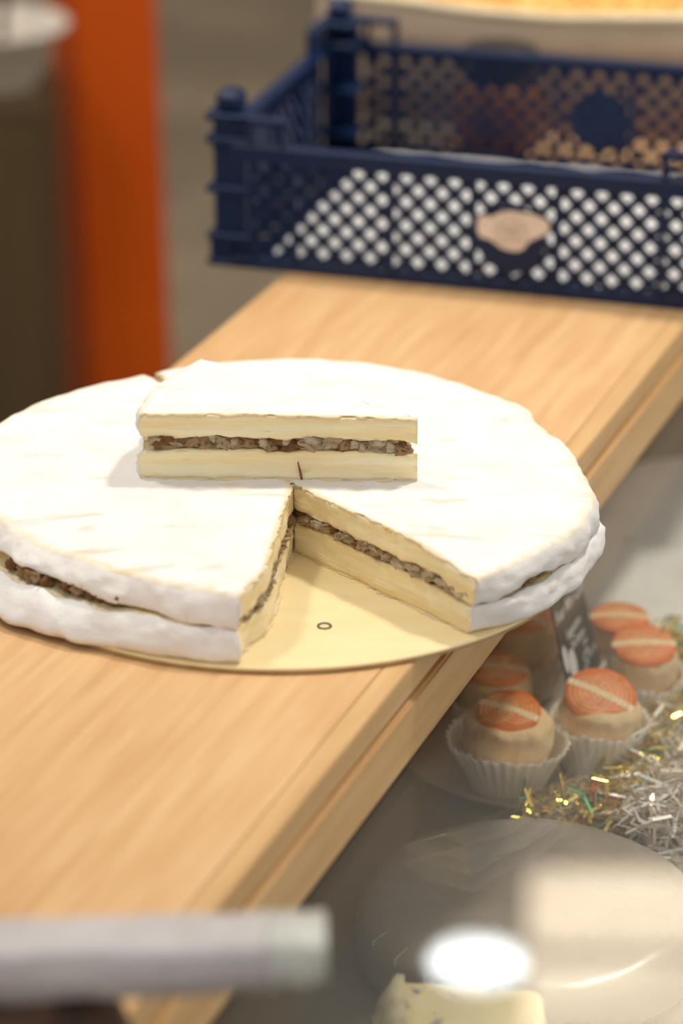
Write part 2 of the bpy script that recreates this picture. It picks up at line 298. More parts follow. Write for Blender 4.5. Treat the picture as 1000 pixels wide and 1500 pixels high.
class Portion:
    def __init__(s, name, label, apex, z0, a0, a1, rt, rb, seed, b0=None, b1=None, droop=None, close=None, step=1.0):
        s.a0, s.a1, s.rt, s.rb, s.seed, s.step = a0, a1, rt, rb, seed, step
        s.b0 = b0 or (lambda r: 0); s.b1 = b1 or (lambda r: 0); s.droop = droop or (lambda a: .003); s.close = close or (lambda a: .3)
        s.tip = 1 if step < .9 else 0; s.root = thing(name, label, 'cheese', (apex[0], apex[1], z0)); s.na = max(24, int((a1-a0)/step)); s.nv = 76
        s.layer('lower_layer', 0); s.layer('upper_layer', 1); s.rind('bottom_rind', 0); s.rind('top_rind', 1); s.filling()
    def P(s, layer, u, v, wv, ext=0, off_n=0, off_r=0, cut=True):
        r0 = .0015
        aa = lerp(s.a0, s.a1, u)
        zt0 = TH if layer else G0; zb0 = G1 if layer else 0
        zf = lerp(zb0, zt0, wv)/TH
        Rr = lerp(s.rb(aa), s.rt(aa), zf)
        if layer: Rr -= .004*max(0, (wv-.55)/.45)**2 + .002*max(0, (.35-wv)/.35)**2
        else: Rr -= .0035*max(0, (.3-wv)/.3)**2 + .003*max(0, (wv-.6)/.4)**2
        ca, sa = math.cos(R_(aa)), math.sin(R_(aa)); sd = s.seed*3.7
        Rr += (.0034*nz(ca*2+sd, sa*2, zf*.5, 4) + .0015*nz(ca*2, sa*2+sd, zf*1.5, 9))
        r = r0 + v*(Rr-r0) + off_r
        a = aa + (1-u)*s.b0(r) + u*s.b1(r)
        a += ext/ max(r, .006) * 57.3
        x, y = r*math.cos(R_(a)), r*math.sin(R_(a))
        e = sm(v, .70, 1.0)
        gz = .0019*nz(x+sd, y, 2, 34); tip = s.tip*(1-v)
        zn = .0011*nz(x+sd, y, 0, 22) + .0005*nz(x, y+sd, 1, 80)
        if layer:
            zt = TH - s.droop(aa)*e + zn - tip*.0036; zb = G1 + gz - tip*.0022 - s.close(aa)*(G1-G0+.001)*sm(v, .8, 1) + .0017*nz(x, y+sd, 4, 90) + .0009*nz(x, y+sd, 6, 240)
        else:
            zt = G0 + gz*.8 - tip*.0018 + .0017*nz(x+sd, y, 8, 70) + .0008*nz(x, y+sd, 9, 240) - .001*e; zb = max(0, .0004*nz(x, y, sd, 60)) if s.root.location.z > .01 else 0
        z = lerp(zb, zt, wv) + off_n
        if cut and (u == 0 or u == 1):
            k = .0017*nz(r+sd, z*2, u*5, 55) + .0009*nz(r, z*2.5, u*9+sd, 210)
            a2 = R_(a); x += -math.sin(a2)*k; y += math.cos(a2)*k
        return (x, y, z)
    def layer(s, name, L):
        V, F, ix = [], [], {}; na, nv, nk = s.na, s.nv, 8
        def g(i, j, k):
            if (i,j,k) not in ix: ix[(i,j,k)] = len(V); t = j/nv; V.append(s.P(L, i/na, 1-(1-t)**1.25, k/nk))
            return ix[(i,j,k)]
        for i in range(na):
            for j in range(nv):
                F.append((g(i,j,nk), g(i,j+1,nk), g(i+1,j+1,nk), g(i+1,j,nk))); F.append((g(i,j,0), g(i+1,j,0), g(i+1,j+1,0), g(i,j+1,0)))
            for k in range(nk):
                F.append((g(i,nv,k), g(i+1,nv,k), g(i+1,nv,k+1), g(i,nv,k+1))); F.append((g(i,0,k), g(i,0,k+1), g(i+1,0,k+1), g(i+1,0,k)))
        for j in range(nv):
            for k in range(nk):
                F.append((g(0,j,k), g(0,j+1,k), g(0,j+1,k+1), g(0,j,k+1))); F.append((g(na,j,k), g(na,j,k+1), g(na,j+1,k+1), g(na,j+1,k)))
        obj(name, (V, [], F), 'paste', s.root, smooth=True)
    def rind(s, name, L):
        na, nv, nk = s.na, s.nv, 7; V, F = [], []; t = .0011; sd = s.seed
        path = [(1-(1-j/nv)**1.25, float(L)) for j in range(nv+1)] + [(1.0, abs(L-k/nk)) for k in range(1, nk+1)]
        n = len(path); sg = 1 if L else -1
        for shell in (0, 1):
            for i in range(na+1):
                for q, (v, wv) in enumerate(path):
                    ext = 0
                    if i in (0, na): rq = v*.17; ext = ((.0002 if L else .0007) + .0026*nz(rq, sd, i, 130) + .0016*nz(rq, i, sd, 380)) * (-1 if i == 0 else 1)
                    on = (t if shell else -.0004)*sg if q <= nv+1 else 0; orr = (t if shell else -.0004) if q >= nv-1 else 0
                    if L == 0 and on < 0: on = 0 if s.root.location.z < .0041 else on
                    V.append(s.P(L, i/na, v, wv, ext, on, orr, True))
        o = (na+1)*n
        for i in range(na):
            for q in range(n-1):
                a, b, c, d = i*n+q, i*n+q+1, (i+1)*n+q+1, (i+1)*n+q
                F.append((o+a, o+b, o+c, o+d) if L else (o+d, o+c, o+b, o+a)); F.append((d, c, b, a) if L else (a, b, c, d))
        for i in (0, na):
            for q in range(n-1): a, b = i*n+q, i*n+q+1; F.append((a, b, o+b, o+a) if (i == 0) == bool(L) else (o+a, o+b, b, a))
        for i in range(na): a, b = i*n+n-1, (i+1)*n+n-1; F.append((a, b, o+b, o+a) if L else (o+a, o+b, b, a))
        r = obj(name, (V, [], F), ['rind', 'rind_side'], s.root, smooth=True)
        at = r.data.attributes.new('rub', 'FLOAT', 'POINT'); vals = []
        for shell in (0, 1):
            for i in range(na+1):
                for q, (v, wv) in enumerate(path):
                    rr = max(.004, v*s.rt(lerp(s.a0, s.a1, i/na))); e1 = R_((na-i if s.step < .9 else min(i, na-i))/na*(s.a1-s.a0))*rr
                    f = max(1-sm(e1, 0, .006), (sm(v, .955, 1.0) if q <= nv+1 else .25)*.62)
                    vals.append(f)
        at.data.foreach_set('value', vals)
        for p in r.data.polygons:
            if max(v % n for v in p.vertices) > nv+1: p.material_index = 1
    def filling(s):
        na, nv = s.na, 16; V, F = [], []
        for zz in (G0-.002, G1+.002):
            for i in range(na+1):
                for j in range(nv+1):
                    aa = lerp(s.a0, s.a1, i/na); Rr = min(s.rt(aa), s.rb(aa))-.0095; r = .006 + j/nv*(Rr-.006)
                    a = aa + (1-i/na)*s.b0(r) + i/na*s.b1(r) + (1-2*i/na)*57.3*min(.0035/r, .2)
                    dz = 0 if zz < G0 else -s.close(aa)*(G1-G0)*sm(j/nv, .8, 1)
                    V.append((r*math.cos(R_(a)), r*math.sin(R_(a)), zz+dz+.0008*nz(r*math.cos(a), r*math.sin(a), 2, 150)))
        n = nv+1; o = (na+1)*n
        for i in range(na):
            for j in range(nv): a = i*n+j; F.append((o+a, o+a+1, o+a+1+n, o+a+n)); F.append((a, a+n, a+n+1, a+1))
            F.append((i*n+nv, (i+1)*n+nv, o+(i+1)*n+nv, o+i*n+nv)); F.append((i*n, o+i*n, o+(i+1)*n, (i+1)*n))
        for i in (0, na):
            for j in range(nv): a = i*n+j; F.append((a, a+1, o+a+1, o+a) if i == 0 else (o+a, o+a+1, a+1, a))
        obj('nut_filling', (V, [], F), 'filling', s.root)
    def nut(s, x, y, z, sx, sy, sz, rz, k):
        o = bpy.data.objects.new('walnut_piece', nutshapes[k % 6]); COL.objects.link(o); o.parent = s.root
        o.location = (x, y, z); o.scale = (sx, sy, sz); o.rotation_euler = (random.uniform(-.4,.4), random.uniform(-.4,.4), rz)
    def nuts_on_cut(s, end, r_from, r_to, depth=.0016, gap=.0093, size=1.0):
        r = r_from
        while r < r_to:
            ln = random.uniform(.0030, .0095)*size; k = random.choice([0,0,1,2,2,3,4,4,2,5,4]); hz = random.uniform(.0022, .0046)*size
            a = R_((s.a0+s.b0(r)) if end == 0 else (s.a1+s.b1(r))); inn = depth + random.uniform(-.0004, .0022); sgn = 1 if end == 0 else -1
            gx, gy = r*math.cos(a), r*math.sin(a); gz = .0018*nz(gx+s.seed*3.7, gy, 2, 34) - s.tip*.002*(1-r/.166)
            s.nut(gx-math.sin(a)*inn*sgn, gy+math.cos(a)*inn*sgn, (G0+G1)/2+gz+random.uniform(-.0022,.0022), ln, .0042, hz, a, k)
            r += ln*random.uniform(1.25, 1.9)
    def nuts_on_rim(s, af, at, depth=.004, size=1.0):
        a = af
        while a < at:
            R0 = lerp(s.rb(a), s.rt(a), .55)-depth; ln = random.uniform(.004, .008)*size; ar = R_(a)
            s.nut(R0*math.cos(ar), R0*math.sin(ar), (G0+G1)/2-.0008, .0045, ln, .0044*size, ar, random.choice([0,1,1,5,3]))
            a += math.degrees(ln*random.uniform(1.3, 2.2)/R0)
APEX = unp(428, 712, .045)
lb = lambda r: -4.2*sm(r, .112, .142)
ls = lambda r: .9*sm(r, .13, .20)+1.1*sm(r, .20, .213)
left = Portion('brie_portion', 'walnut brie half wheel with an open nut-filled seam along its rind, beside the orange post', APEX, .004, 115.9, 263.6, rtop, rbot, 1, b0=ls, b1=lb,
    droop=lambda a: .0055 if a > 200 else .0025, close=lambda a: 1.0-.95*sm(a, 262, 205) if a > 190 else .4)
right = Portion('brie_portion', 'walnut brie half wheel whose rind juts out over the display case', APEX, .004, -49.0, 115.2, rtop, rbot, 2,
    droop=lambda a: .007 if a < 40 else .0025, close=lambda a: .95-.7*math.exp(-((a+32)/7)**2) if a < 40 else .5)
sliceP = Portion('brie_slice', 'cut wedge of walnut brie lying on top of the brie wheel', Vector((.074, -.0175, 0)), .0465, 143.6, 178.6, lambda a: .1655, lambda a: .167, 3,
    droop=lambda a: .002, close=lambda a: .15, step=.8)
for d_, sz in ((.0028, 1.0), (.0013, .8)):
    right.nuts_on_cut(0, .006, .150, d_, size=sz); left.nuts_on_cut(1, .006, .135, d_, size=sz*.9); sliceP.nuts_on_cut(1, .010, .160, d_, size=sz*1.12)
left.nuts_on_rim(203, 214, .0075, .85); left.nuts_on_rim(218, 232, .0085, .8); right.nuts_on_rim(-38, -27, .006, .7)
# dry stem caught in the slice's lower layer
t0 = Vector((-.0665, -.0035, 0))
a = R_(178.6); sv = Vector((math.cos(a), math.sin(a), 0)); px = Vector((-sv.y, sv.x, 0))
st = [sv*(.0700+dx)+px*.0016+Vector((0,0,z)) for dx, z in ((.0012,.0115),(.0004,.008),(-.0004,.004),(-.0010,.0002))]
obj('dry_stem', tube(st, [.0004,.0006,.0008,.0006], 6), 'stem', sliceP.root, smooth=True)
# rind crack at the right portion's tip, its dark line painted as a tube
obj('painted_crack', tube([(.0085,-.0002,TH+.0009),(.0105,-.0035,TH+.0007),(.0135,-.0068,TH+.0005)], [.0003,.0005,.0003], 5), 'stem', right.root)

# ------------------------------------------------------------ round board under the brie
bd = thing('cake_board', 'thin round gold card board with a small eyelet under the brie wheel', 'board', (-.006, .001, 0))
obj('board_top', lathe([(0,.0022),(.1802,.0022),(.1808,.003),(.1802,.0038),(0,.0038)], 128), 'gold_card', bd)
obj('board_base', lathe([(0,.0),(.1796,.0),(.1802,.0006),(.1802,.0022),(0,.0022)], 128), 'card_edge', bd)
ey = unp(475, 917, .004)-Vector((-.006,.001,0))
V, F = [], []
for i in range(24):
    for k in range(6):
        a, b = 2*math.pi*i/24, 2*math.pi*k/6; rr = .0036+.0007*math.cos(b); V.append((rr*math.cos(a), rr*math.sin(a), .0008*math.sin(b)))
        F.append((i*6+k, ((i+1)%24)*6+k, ((i+1)%24)*6+(k+1)%6, i*6+(k+1)%6))
obj('eyelet', (V, [], F), 'dark_metal', bd, smooth=True, loc=(ey.x, ey.y, .0038))

# ------------------------------------------------------------ blue crate
CO = unp(303, 388, 0); CA = R_(-16.4); CW, CD, CH = .405, .318, .096
cr = thing('plastic_crate', 'dark blue plastic lattice crate with a white badge standing on the counter', 'crate', (CO.x, CO.y, 0), CA)
WT = .004
def wall_mx(side):
    """wall-local: x along wall, y inwards, z up"""
    return {'front': Matrix.Identity(4), 'back': Matrix.Translation((CW, CD, 0)) @ Matrix.Rotation(math.pi, 4, 'Z'),
            'left': Matrix.Translation((0, CD, 0)) @ Matrix.Rotation(-math.pi/2, 4, 'Z'), 'right': Matrix.Translation((CW, 0, 0)) @ Matrix.Rotation(math.pi/2, 4, 'Z')}[side]
def lattice(x0, x1, z0, z1, mx, pitch=.0182, wd=.0056, hole=None, thick=.0022):
    bm = bmesh.new()
    for sgn in (1, -1):
        k = math.floor((x0 - (z1-z0))/pitch)*pitch - pitch
        while k < x1 + (z1-z0) + pitch:
            pts = []                                     # line x = k + sgn*(z-z0)
            za, zb = z0, z1
            if sgn > 0: za = max(z0, z0+(x0-k)); zb = min(z1, z0+(x1-k))
            else: za = max(z0, z0+(k-x1)); zb = min(z1, z0+(k-x0))
            if zb-za > .002:
                xa, xb = k+sgn*(za-z0), k+sgn*(zb-z0); c = Vector(((xa+xb)/2, .0022, (za+zb)/2)); ln = math.hypot(xb-xa, zb-za)
                m4 = mx @ Matrix.Translation(c) @ Matrix.Rotation(-math.atan2(zb-za, xb-xa), 4, 'Y')
                box(bm, -ln/2-.001, ln/2+.001, -thick/2, thick/2, -wd/2, wd/2, m4)
            k += pitch
    return bm
def wall(side, Ln, ribs, wing=.062):
    mx = wall_mx(side)
    def add(nm, *a, bev=.0008):
        bm = bmesh.new(); box(bm, *a)
        if bev: bevel(bm, bev, 1)
        bm.transform(mx); return obj(nm, bm, 'blue', cr)
    add('bottom_rail', .02, Ln-.02, 0, .006, 0, .0085); add('top_rail', .02, Ln-.02, -.001, .010, CH-.006, CH)
    add('top_lip', .02, Ln-.02, -.001, .0015, CH-.012, CH-.006, bev=0)
    xs = [.0367] + ribs + [Ln-.0367]
    for i, x in enumerate(xs): add('rib', x-.0022, x+.0022, 0, .005, .008, CH-.006, bev=0)
    for a, b in zip(xs, xs[1:]):
        if b-a > .02: obj('lattice_panel', lattice(a, b, .008, CH-.006, mx), 'blue', cr)
    for s_ in (0, 1):                                   # raised wings by the corners
        f = (lambda x: x) if s_ == 0 else (lambda x: Ln-x)
        def ad2(nm, xa, xb, *r): add(nm, min(f(xa), f(xb)), max(f(xa), f(xb)), *r)
        ad2('wing_rail', .02, wing, 0, .009, .1115, .117); ad2('wing_post', wing-.005, wing, 0, .006, CH, .1115); ad2('wing_post', .034, .038, 0, .006, CH, .1115)
wall('front', CW, [.0688, .1429, .2054, .2683, .3451]); wall('back', CW, [.0688, .1429, .2054, .2683, .3451])
wall('left', CD, [.09, .159, .228]); wall('right', CD, [.09, .159, .228])
for ix_, (cx, cy, sx, sy) in enumerate(((0,0,1,1),(CW,0,-1,1),(CW,CD,-1,-1),(0,CD,1,-1))):
    m4 = Matrix.Translation((cx, cy, 0)) @ Matrix.Diagonal((sx, sy, 1, 1))
    def add(nm, *a, bev=.001, par=cr):
        bm = bmesh.new(); box(bm, *a)
        if bev: bevel(bm, bev, 1)
        bm.transform(m4)
        if sx*sy < 0: bmesh.ops.reverse_faces(bm, faces=bm.faces)
        return obj(nm, bm, 'blue', par)
    cp = add('corner_post', .005, .030, .005, .010, 0, .116); add('corner_flange', .005, .010, .010, .030, 0, .116, par=cp)
    for z in (0, .020, .057, .095, .1125): add('corner_fin', 0, .0345, 0, .0345, z, z+.0055, par=cp)
    add('corner_foot', .002, .020, .002, .020, .0055, .020, par=cp)
    add('stacking_peg', .006, .026, .006, .026, .118, .1335, bev=.004, par=cp)
# floor of the crate: a grid
bm = lattice(.006, CW-.006, .006, CD-.006, Matrix(((1,0,0,0),(0,0,1,0),(0,1,0,.002),(0,0,0,1))), pitch=.024, wd=.005, thick=.003)
obj('floor_lattice', bm, 'blue', cr)
LOGO = [(.2094,.0573),(.2156,.0589),(.2197,.0582),(.2267,.0625),(.2338,.0642),(.242,.0634),(.2501,.0631),(.2582,.0607),(.2634,.0565),(.2626,.0502),(.2586,.0473),(.2536,.0453),(.2476,.0416),(.2442,.036),(.2396,.0338),(.2335,.034),(.2273,.0355),(.2221,.0392),(.218,.0414),(.2113,.0424),(.2091,.0495)]
plate = []
for i in range(40): a = 2*math.pi*i/40; rr = .0262*(1+.05*math.cos(8*a)); plate.append((.2345+rr*math.cos(a), .0425+rr*math.sin(a)))
bp = obj('badge_plate', prism(plate, -.0006, .0022), 'blue', cr)
lg = obj('badge', prism(LOGO, -.0018, -.0006), 'white_ink', bp); lg['label'] = 'white silhouette badge with a faint oval stamp'
el = [(.2352+.0125*math.cos(2*math.pi*i/30), -.0019, .0490+.0088*math.sin(2*math.pi*i/30)) for i in range(31)]
obj('badge_ring', tube(el, .0004, 4), 'grey_ink', bp)
for k in range(3):
    obj('badge_line', boxbm(.2275+.001*k, .2432-.0012*k, -.0022, -.0017, .0515-.0032*k, .0524-.0032*k), 'grey_ink', bp)
# plate moulded on the back wall
plateb = [(x, z) for x, z in plate]; obj('badge_plate', prism(plateb, CD-.0028, CD-.001), 'blue', cr)
# paper lying in the crate
V, F = [], []
nx, ny = 26, 20
for i in range(nx+1):
    for j in range(ny+1):
        x, y = .047+(CW-.062)*i/nx, .016+(CD-.04)*j/ny; V.append((x, y, .0062+.0055*abs(nz(x, y, 0, 26))+.003*abs(nz(x, y, 5, 60))))
for i in range(nx):
    for j in range(ny): a = i*(ny+1)+j; F.append((a, a+ny+1, a+ny+2, a+1))
pp = tag(obj('paper_sheet', (V, [], F), 'paper', loc=(CO.x, CO.y, 0), rot=(0,0,CA)), 'crumpled white paper sheet lining the floor of the blue crate', 'paper')
sol = pp.modifiers.new('s', 'SOLIDIFY'); sol.thickness = .0004
cu, cv = Vector((math.cos(CA), math.sin(CA), 0)), Vector((-math.sin(CA), math.cos(CA), 0))
def crl(u, v, z=0): return CO + cu*u + cv*v + Vector((0, 0, z))

# jar behind the crate
jr = thing('amber_jar', 'amber brown jar with black lid standing behind the blue crate', 'jar', crl(.135, .372))
obj('jar_body', lathe([(0,0),(.034,0),(.037,.004),(.037,.050),(.030,.058),(.027,.060),(0,.060)], 40), 'amber', jr, smooth=True)
obj('lid', lathe([(.031,.0575),(.032,.060),(.032,.082),(.030,.084),(0,.084)], 40), 'lid', jr, smooth=True)

# ------------------------------------------------------------ beige bin with golden contents behind the crate
bo = crl(-.04, .424); BW, BD, BH = .56, .34, .102
bn = thing('canvas_bin', 'beige canvas-sided bin with a pale wavy rim behind the blue crate', 'bin', bo, CA)
per = []
def rr_pts(n=160):
    P = []; r = .03
    for i in range(n):
        t = i/n*2*(BW+BD)
        if t < BW: P.append((t, 0))
        elif t < BW+BD: P.append((BW, t-BW))
        elif t < 2*BW+BD: P.append((2*BW+BD-t, BD))
        else: P.append((0, 2*(BW+BD)-t))
    return P
RP = rr_pts(); n = len(RP)
def rimz(x, y): return BH + .004*math.sin(x*17+1.6) + .0025*math.sin(y*20)+.002*nz(x, y, 0, 18)
def skin(inset, zs, names):
    pass
V, F = [], []
for k, (ins, zf) in enumerate(((0,0),(.002,.35),(-.002,.7),(0,1.0),(.008,1.0),(.008,.55))):
    for x, y in RP:
        cx, cy = (x-BW/2)/(BW/2), (y-BD/2)/(BD/2)
        V.append((x-ins*cx, y-ins*cy+.003*nz(x, y, zf, 14)*(1 if .1 < zf < .95 else 0), zf*rimz(x, y)))
for k in range(5):
    for i in range(n): F.append((k*n+i, k*n+(i+1)%n, (k+1)*n+(i+1)%n, (k+1)*n+i))
F.append(tuple(range(n))[::-1])
obj('bin_side', (V, [], F), 'canvas', bn, smooth=True)
rp = [(x, y+.002, rimz(x, y)+.001) for x, y in RP]
obj('rim', tube(rp+[rp[0]], .0042, 8), 'canvas_rim', bn, smooth=True)
gr = bmesh.new()
gv = []
nx, ny = 60, 36
for i in range(nx+1):
    row = []
    for j in range(ny+1):
        x, y = .010+(BW-.02)*i/nx, .010+(BD-.02)*j/ny; row.append(gr.verts.new((x, y, BH-.022+.010*math.sin(math.pi*j/ny)+.004*nz(x, y, 0, 40))))
    gv.append(row)
for i in range(nx):
    for j in range(ny): gr.faces.new((gv[i][j], gv[i+1][j], gv[i+1][j+1], gv[i][j+1]))
for k in range(1500):
    x, y = random.uniform(.016, BW-.016), random.uniform(.016, BD-.016)
    z = BH-.020+.010*math.sin(math.pi*(y-.01)/(BD-.02)); s_ = random.uniform(.004, .0075)
    m4 = Matrix.Translation((x, y, z)) @ Matrix.Rotation(random.uniform(0, 6), 4, Vector((random.random(), random.random(), random.random()+.1)).normalized()) @ Matrix.Diagonal((s_, s_*.7, s_*.55, 1))
    bmesh.ops.create_icosphere(gr, subdivisions=1, radius=1, matrix=m4)
tag(obj('golden_grain', gr, 'grain', loc=bo, rot=(0,0,CA)), 'loose golden yellow pieces filling the beige bin', 'grain', kind='stuff')

# ------------------------------------------------------------ left background: orange post, brown cabinet, bowl
pp_ = unpy(160, 280, 2.0); pw = .108
po = thing('orange_post', 'tall square orange painted post standing on the floor beyond the brie', 'post', (pp_.x+.012, pp_.y, FZ), R_(21)); po.rotation_euler = (0, R_(-1.1), R_(21))
obj('shaft', boxbm(-pw/2, pw/2, -pw/2, pw/2, .012, 2.9, bev=.004), 'orange', po)
obj('foot_plate', boxbm(-pw*.8, pw*.8, -pw*.8, pw*.8, 0, .012, bev=.002), 'orange', po)
cb = unpy(64, 165, 1.70)
ca_ = thing('brown_cabinet', 'dark brown wooden cabinet standing beside the orange post', 'cabinet', (cb.x, 1.70, FZ))
ctop = cb.z-FZ
obj('carcass', boxbm(-.62, .0, .018, .205, .05, ctop, bev=.004), 'brown_panel', ca_)
for k in range(2):
    d = obj('door', boxbm(-.60+.305*k, -.305+.305*k, 0, .018, .07, ctop-.03, bev=.003), 'brown_panel', ca_)
    obj('knob', lathe([(0,.02),(.009,.016),(.007,.006),(.005,0)], 16), 'dark_metal', d, loc=(-.33+.055*k, 0, ctop*.6), rot=(math.pi/2,0,0))
obj('plinth', boxbm(-.60, -.01, .03, .19, 0, .05), 'brown_panel', ca_)
br = unpy(-4, 165, 1.81)
bw_ = tag(obj('fluted_bowl', lathe([(0,.006),(.055,.004),(.056,0),(.062,0),(.066,.006),(.100,.078),(.121,.092),(.123,.097),(.119,.099),(.098,.086),(.058,.014),(0,.011)], 96,
    lambda a, r, z: (r*(1+.02*math.cos(24*a)*(r > .06)), z)), 'bowl', smooth=True, loc=(br.x, 1.81, FZ+ctop)), 'off-white fluted bowl standing on the brown cabinet', 'bowl')
bw_.scale = (.72, .72, .80)
spn = thing('wooden_spoon', 'brown wooden spoon leaning in the off-white bowl', 'spoon', (br.x-.004, 1.80, FZ+ctop+.013))
obj('handle', tube([(.012,-.01,.02),(.02,.0,.10),(.026,.01,.21)], [.006,.006,.008], 10), 'brown_panel', spn, smooth=True)
obj('spoon_head', lathe([(0,0),(.012,.002),(.019,.012),(.016,.024),(.007,.034),(0,.036)], 20), 'brown_panel', spn, smooth=True)

# ------------------------------------------------------------ foreground: dark loaf with film-wrapped bar
bx = unp(240, 1390, .062)
def loafw(a, r, z): return (r*(1+.05*math.cos(2*a)+.04*nz(math.cos(a), math.sin(a), z*30, 3)), z+.003*nz(r*20*math.cos(a), r*20*math.sin(a), 0, 2))
lo = obj('dark_loaf', lathe([(0,.0),(.050,.0),(.062,.008),(.066,.022),(.060,.036),(.044,.045),(.022,.049),(0,.050)], 56, lambda a, r, z: loafw(a, r, z) if z > .005 else (r, z)), 'bread', smooth=True)
lo.location = (unp(185, 1480, .02).x-.066, bx.y+.002, 0); lo.scale = (1, .8, 1)
tag(lo, 'small dark brown crusty loaf lying on the counter under the film-wrapped bar', 'bread')
wr = thing('wrapped_bar', 'flat grey bar wrapped in crinkled film resting across the dark loaf', 'package', (bx.x, bx.y, .0505), R_(2.5))
V, F = [], []
xr = unp(408, 1365, .062).x-bx.x; xl = -.20; nx = 60
sec = [(-.017,.002),(-.018,.010),(-.0165,.0185),(-.012,.0205),(.0,.021),(.012,.0205),(.0165,.018),(.0175,.010),(.016,.001),(0,.0)]
for i in range(nx+1):
    x = lerp(xl, xr, i/nx)
    for k, (y, z) in enumerate(sec):
        cr_ = .0016*nz(x, y, z, 55)+.0008*nz(x, y, z, 150); rag = (.004*nz(x, 3, 1, 40) if k in (0, 9) else 0)
        V.append((x, y+cr_, max(.0, z+cr_*.6+max(rag, -.002)) if k else z-.004+rag))
ns = len(sec)
for i in range(nx):
    for k in range(ns): F.append((i*ns+k, i*ns+(k+1)%ns, (i+1)*ns+(k+1)%ns, (i+1)*ns+k))
F.append(tuple(range(ns))); F.append(tuple(nx*ns+k for k in range(ns))[::-1])
me_b = bmesh.new(); tmp = bpy.data.meshes.new('t'); tmp.from_pydata(V, [], F); me_b.from_mesh(tmp); bmesh.ops.recalc_face_normals(me_b, faces=me_b.faces)
obj('bar', me_b, 'film', wr, smooth=True)
V, F = [], []
xe = unp(478, 1365, .062).x-bx.x
for i in range(17):
    x = lerp(xr-.004, xe, i/16)
    for k, (y, z) in enumerate(sec):
        f = 1.06-.08*(i/16); cr_ = .0022*nz(x, y, z, 90); V.append((x+.001*nz(y, z, x, 200), y*f+cr_, (z-.01)*f+.0108+cr_))
for i in range(16):
    for k in range(ns): F.append((i*ns+k, i*ns+(k+1)%ns, (i+1)*ns+(k+1)%ns, (i+1)*ns+k))
F.append(tuple(range(ns))); F.append(tuple(16*ns+k for k in range(ns))[::-1])
me_b = bmesh.new(); tmp = bpy.data.meshes.new('t'); tmp.from_pydata(V, [], F); me_b.from_mesh(tmp); bmesh.ops.recalc_face_normals(me_b, faces=me_b.faces)
fe = obj('film_end', me_b, 'film_end', wr, smooth=True)

# ------------------------------------------------------------ display: platter with cheeses in paper cups
PX, PY = .166, .118
pl = tag(obj('platter', lathe([(0,.0),(.085,.0),(.100,.004),(.108,.009),(.1085,.011),(.106,.0105),(.098,.0075),(.0,.0065)], 96), 'platter', smooth=True, loc=(PX, PY, CZ)), 'round shallow platter under the cheeses in paper cups', 'platter')
def cupcake(x, y, r, h, tilt, trz, hc, band, label, rt=.0205):
    t = thing('cupped_cheese', label, 'cheese', (x, y, CZ+.0075), 0, 'small cheeses in paper cups on the platter')
    rb = .024; sd = x*91+y*57
    def fl(a, rr, z):
        k = z/h; return (rr*(1+.028*math.cos(34*a)*k) + .0016*k*nz(math.cos(a)*2, math.sin(a)*2, sd, 1.5), z + (.0022*nz(math.cos(a)*9, math.sin(a)*9, sd, 1) + .004*nz(math.cos(a), math.sin(a), sd, 1.3))*k*k)
    prof = [(0,.0),(rb,.0)] + [(lerp(rb, r, (k/8)**1.15), h*k/8) for k in range(1, 9)] + [(lerp(rb, r, (k/8)**1.15)-.0006, h*k/8) for k in range(8, 0, -1)] + [(rb-.0008,.0008),(0,.0008)]
    obj('paper_cup', lathe(prof, 204, fl), 'cup', t, smooth=True)
    def cw(a, rr, z): return (rr*(1+.05*nz(math.cos(a)*2, math.sin(a)*2, z*60+sd, 1.4)+.035*nz(math.cos(a)*5, math.sin(a)*5, z*260+sd, 1.5)), z+.0012*nz(rr*90*math.cos(a), rr*90*math.sin(a), sd, 1))
    rc = min(.0285, r*.82)
    obj('cheese_body', lathe([(0,.0012),(.021,.0015),(.0235,.010),(rc*.90,.018),(rc*.94,.024),(rc*.97,.028),(rc,.032),(rc,.035),(rc*1.0,hc-.009),(rc*.99,hc-.0065),(rc*.97,hc-.004),(rc*.88,hc-.0006),(rc*.6,hc),(0,hc+.0005)], 96, cw), 'curd', t, smooth=True)
    pe = obj('orange_peel', lathe([(0,0),(rt*.96,.0),(rt,.0012),(rt*.97,.0026),(rt*.6,.0037),(0,.0042)], 48), 'peel', t, smooth=True, loc=(0,-.001,hc+.0008+rt*abs(math.sin(tilt))*.25), rot=(tilt, 0, trz))
    for c_, s_ in ((.45, 1), (-.5, 1)):
        for q in range(4):
            rr = rt*(.14+.10*q); pts = []
            for i in range(29):
                a = 2*math.pi*i/28; xx, yy = c_*rt*.62+rr*1.25*math.cos(a), rr*1.5*math.sin(a)
                if math.hypot(xx, yy) > rt*.93: k_ = rt*.93/math.hypot(xx, yy); xx *= k_; yy *= k_
                zz = .0042-.0012*(math.hypot(xx, yy)/rt)**2*1.35; pts.append((xx, yy, zz))
            obj('peel_ridge', tube(pts, .0006, 5), 'peel_line', pe, smooth=True)
    V, F = [], []
    bw2 = .0026
    for i in range(21):
        xx = lerp(-rt*.99, rt*.99, i/20)
        for yy in (-bw2, bw2):
            q = math.hypot(xx, yy)/rt; V.append((yy, xx, .0046-.0014*q*q*1.35)); V.append((yy, xx, .0030-.0014*q*q*1.35))
    for i in range(20):
        a = i*4; b = a+4; F += [(a, a+2, b+2, b), (a+1, b+1, b+3, a+3), (a, b, b+1, a+1), (a+2, a+3, b+3, b+2)]
    F += [(0,1,3,2), (80,82,83,81)]
    obj('pale_band', (V, [], F), 'band', pe, rot=(0,0,band))
cupcake(.134, .050, .0395, .034, R_(14), R_(-10), .049, R_(72), 'small cheese in the widest open paper cup, beside the counter edge')
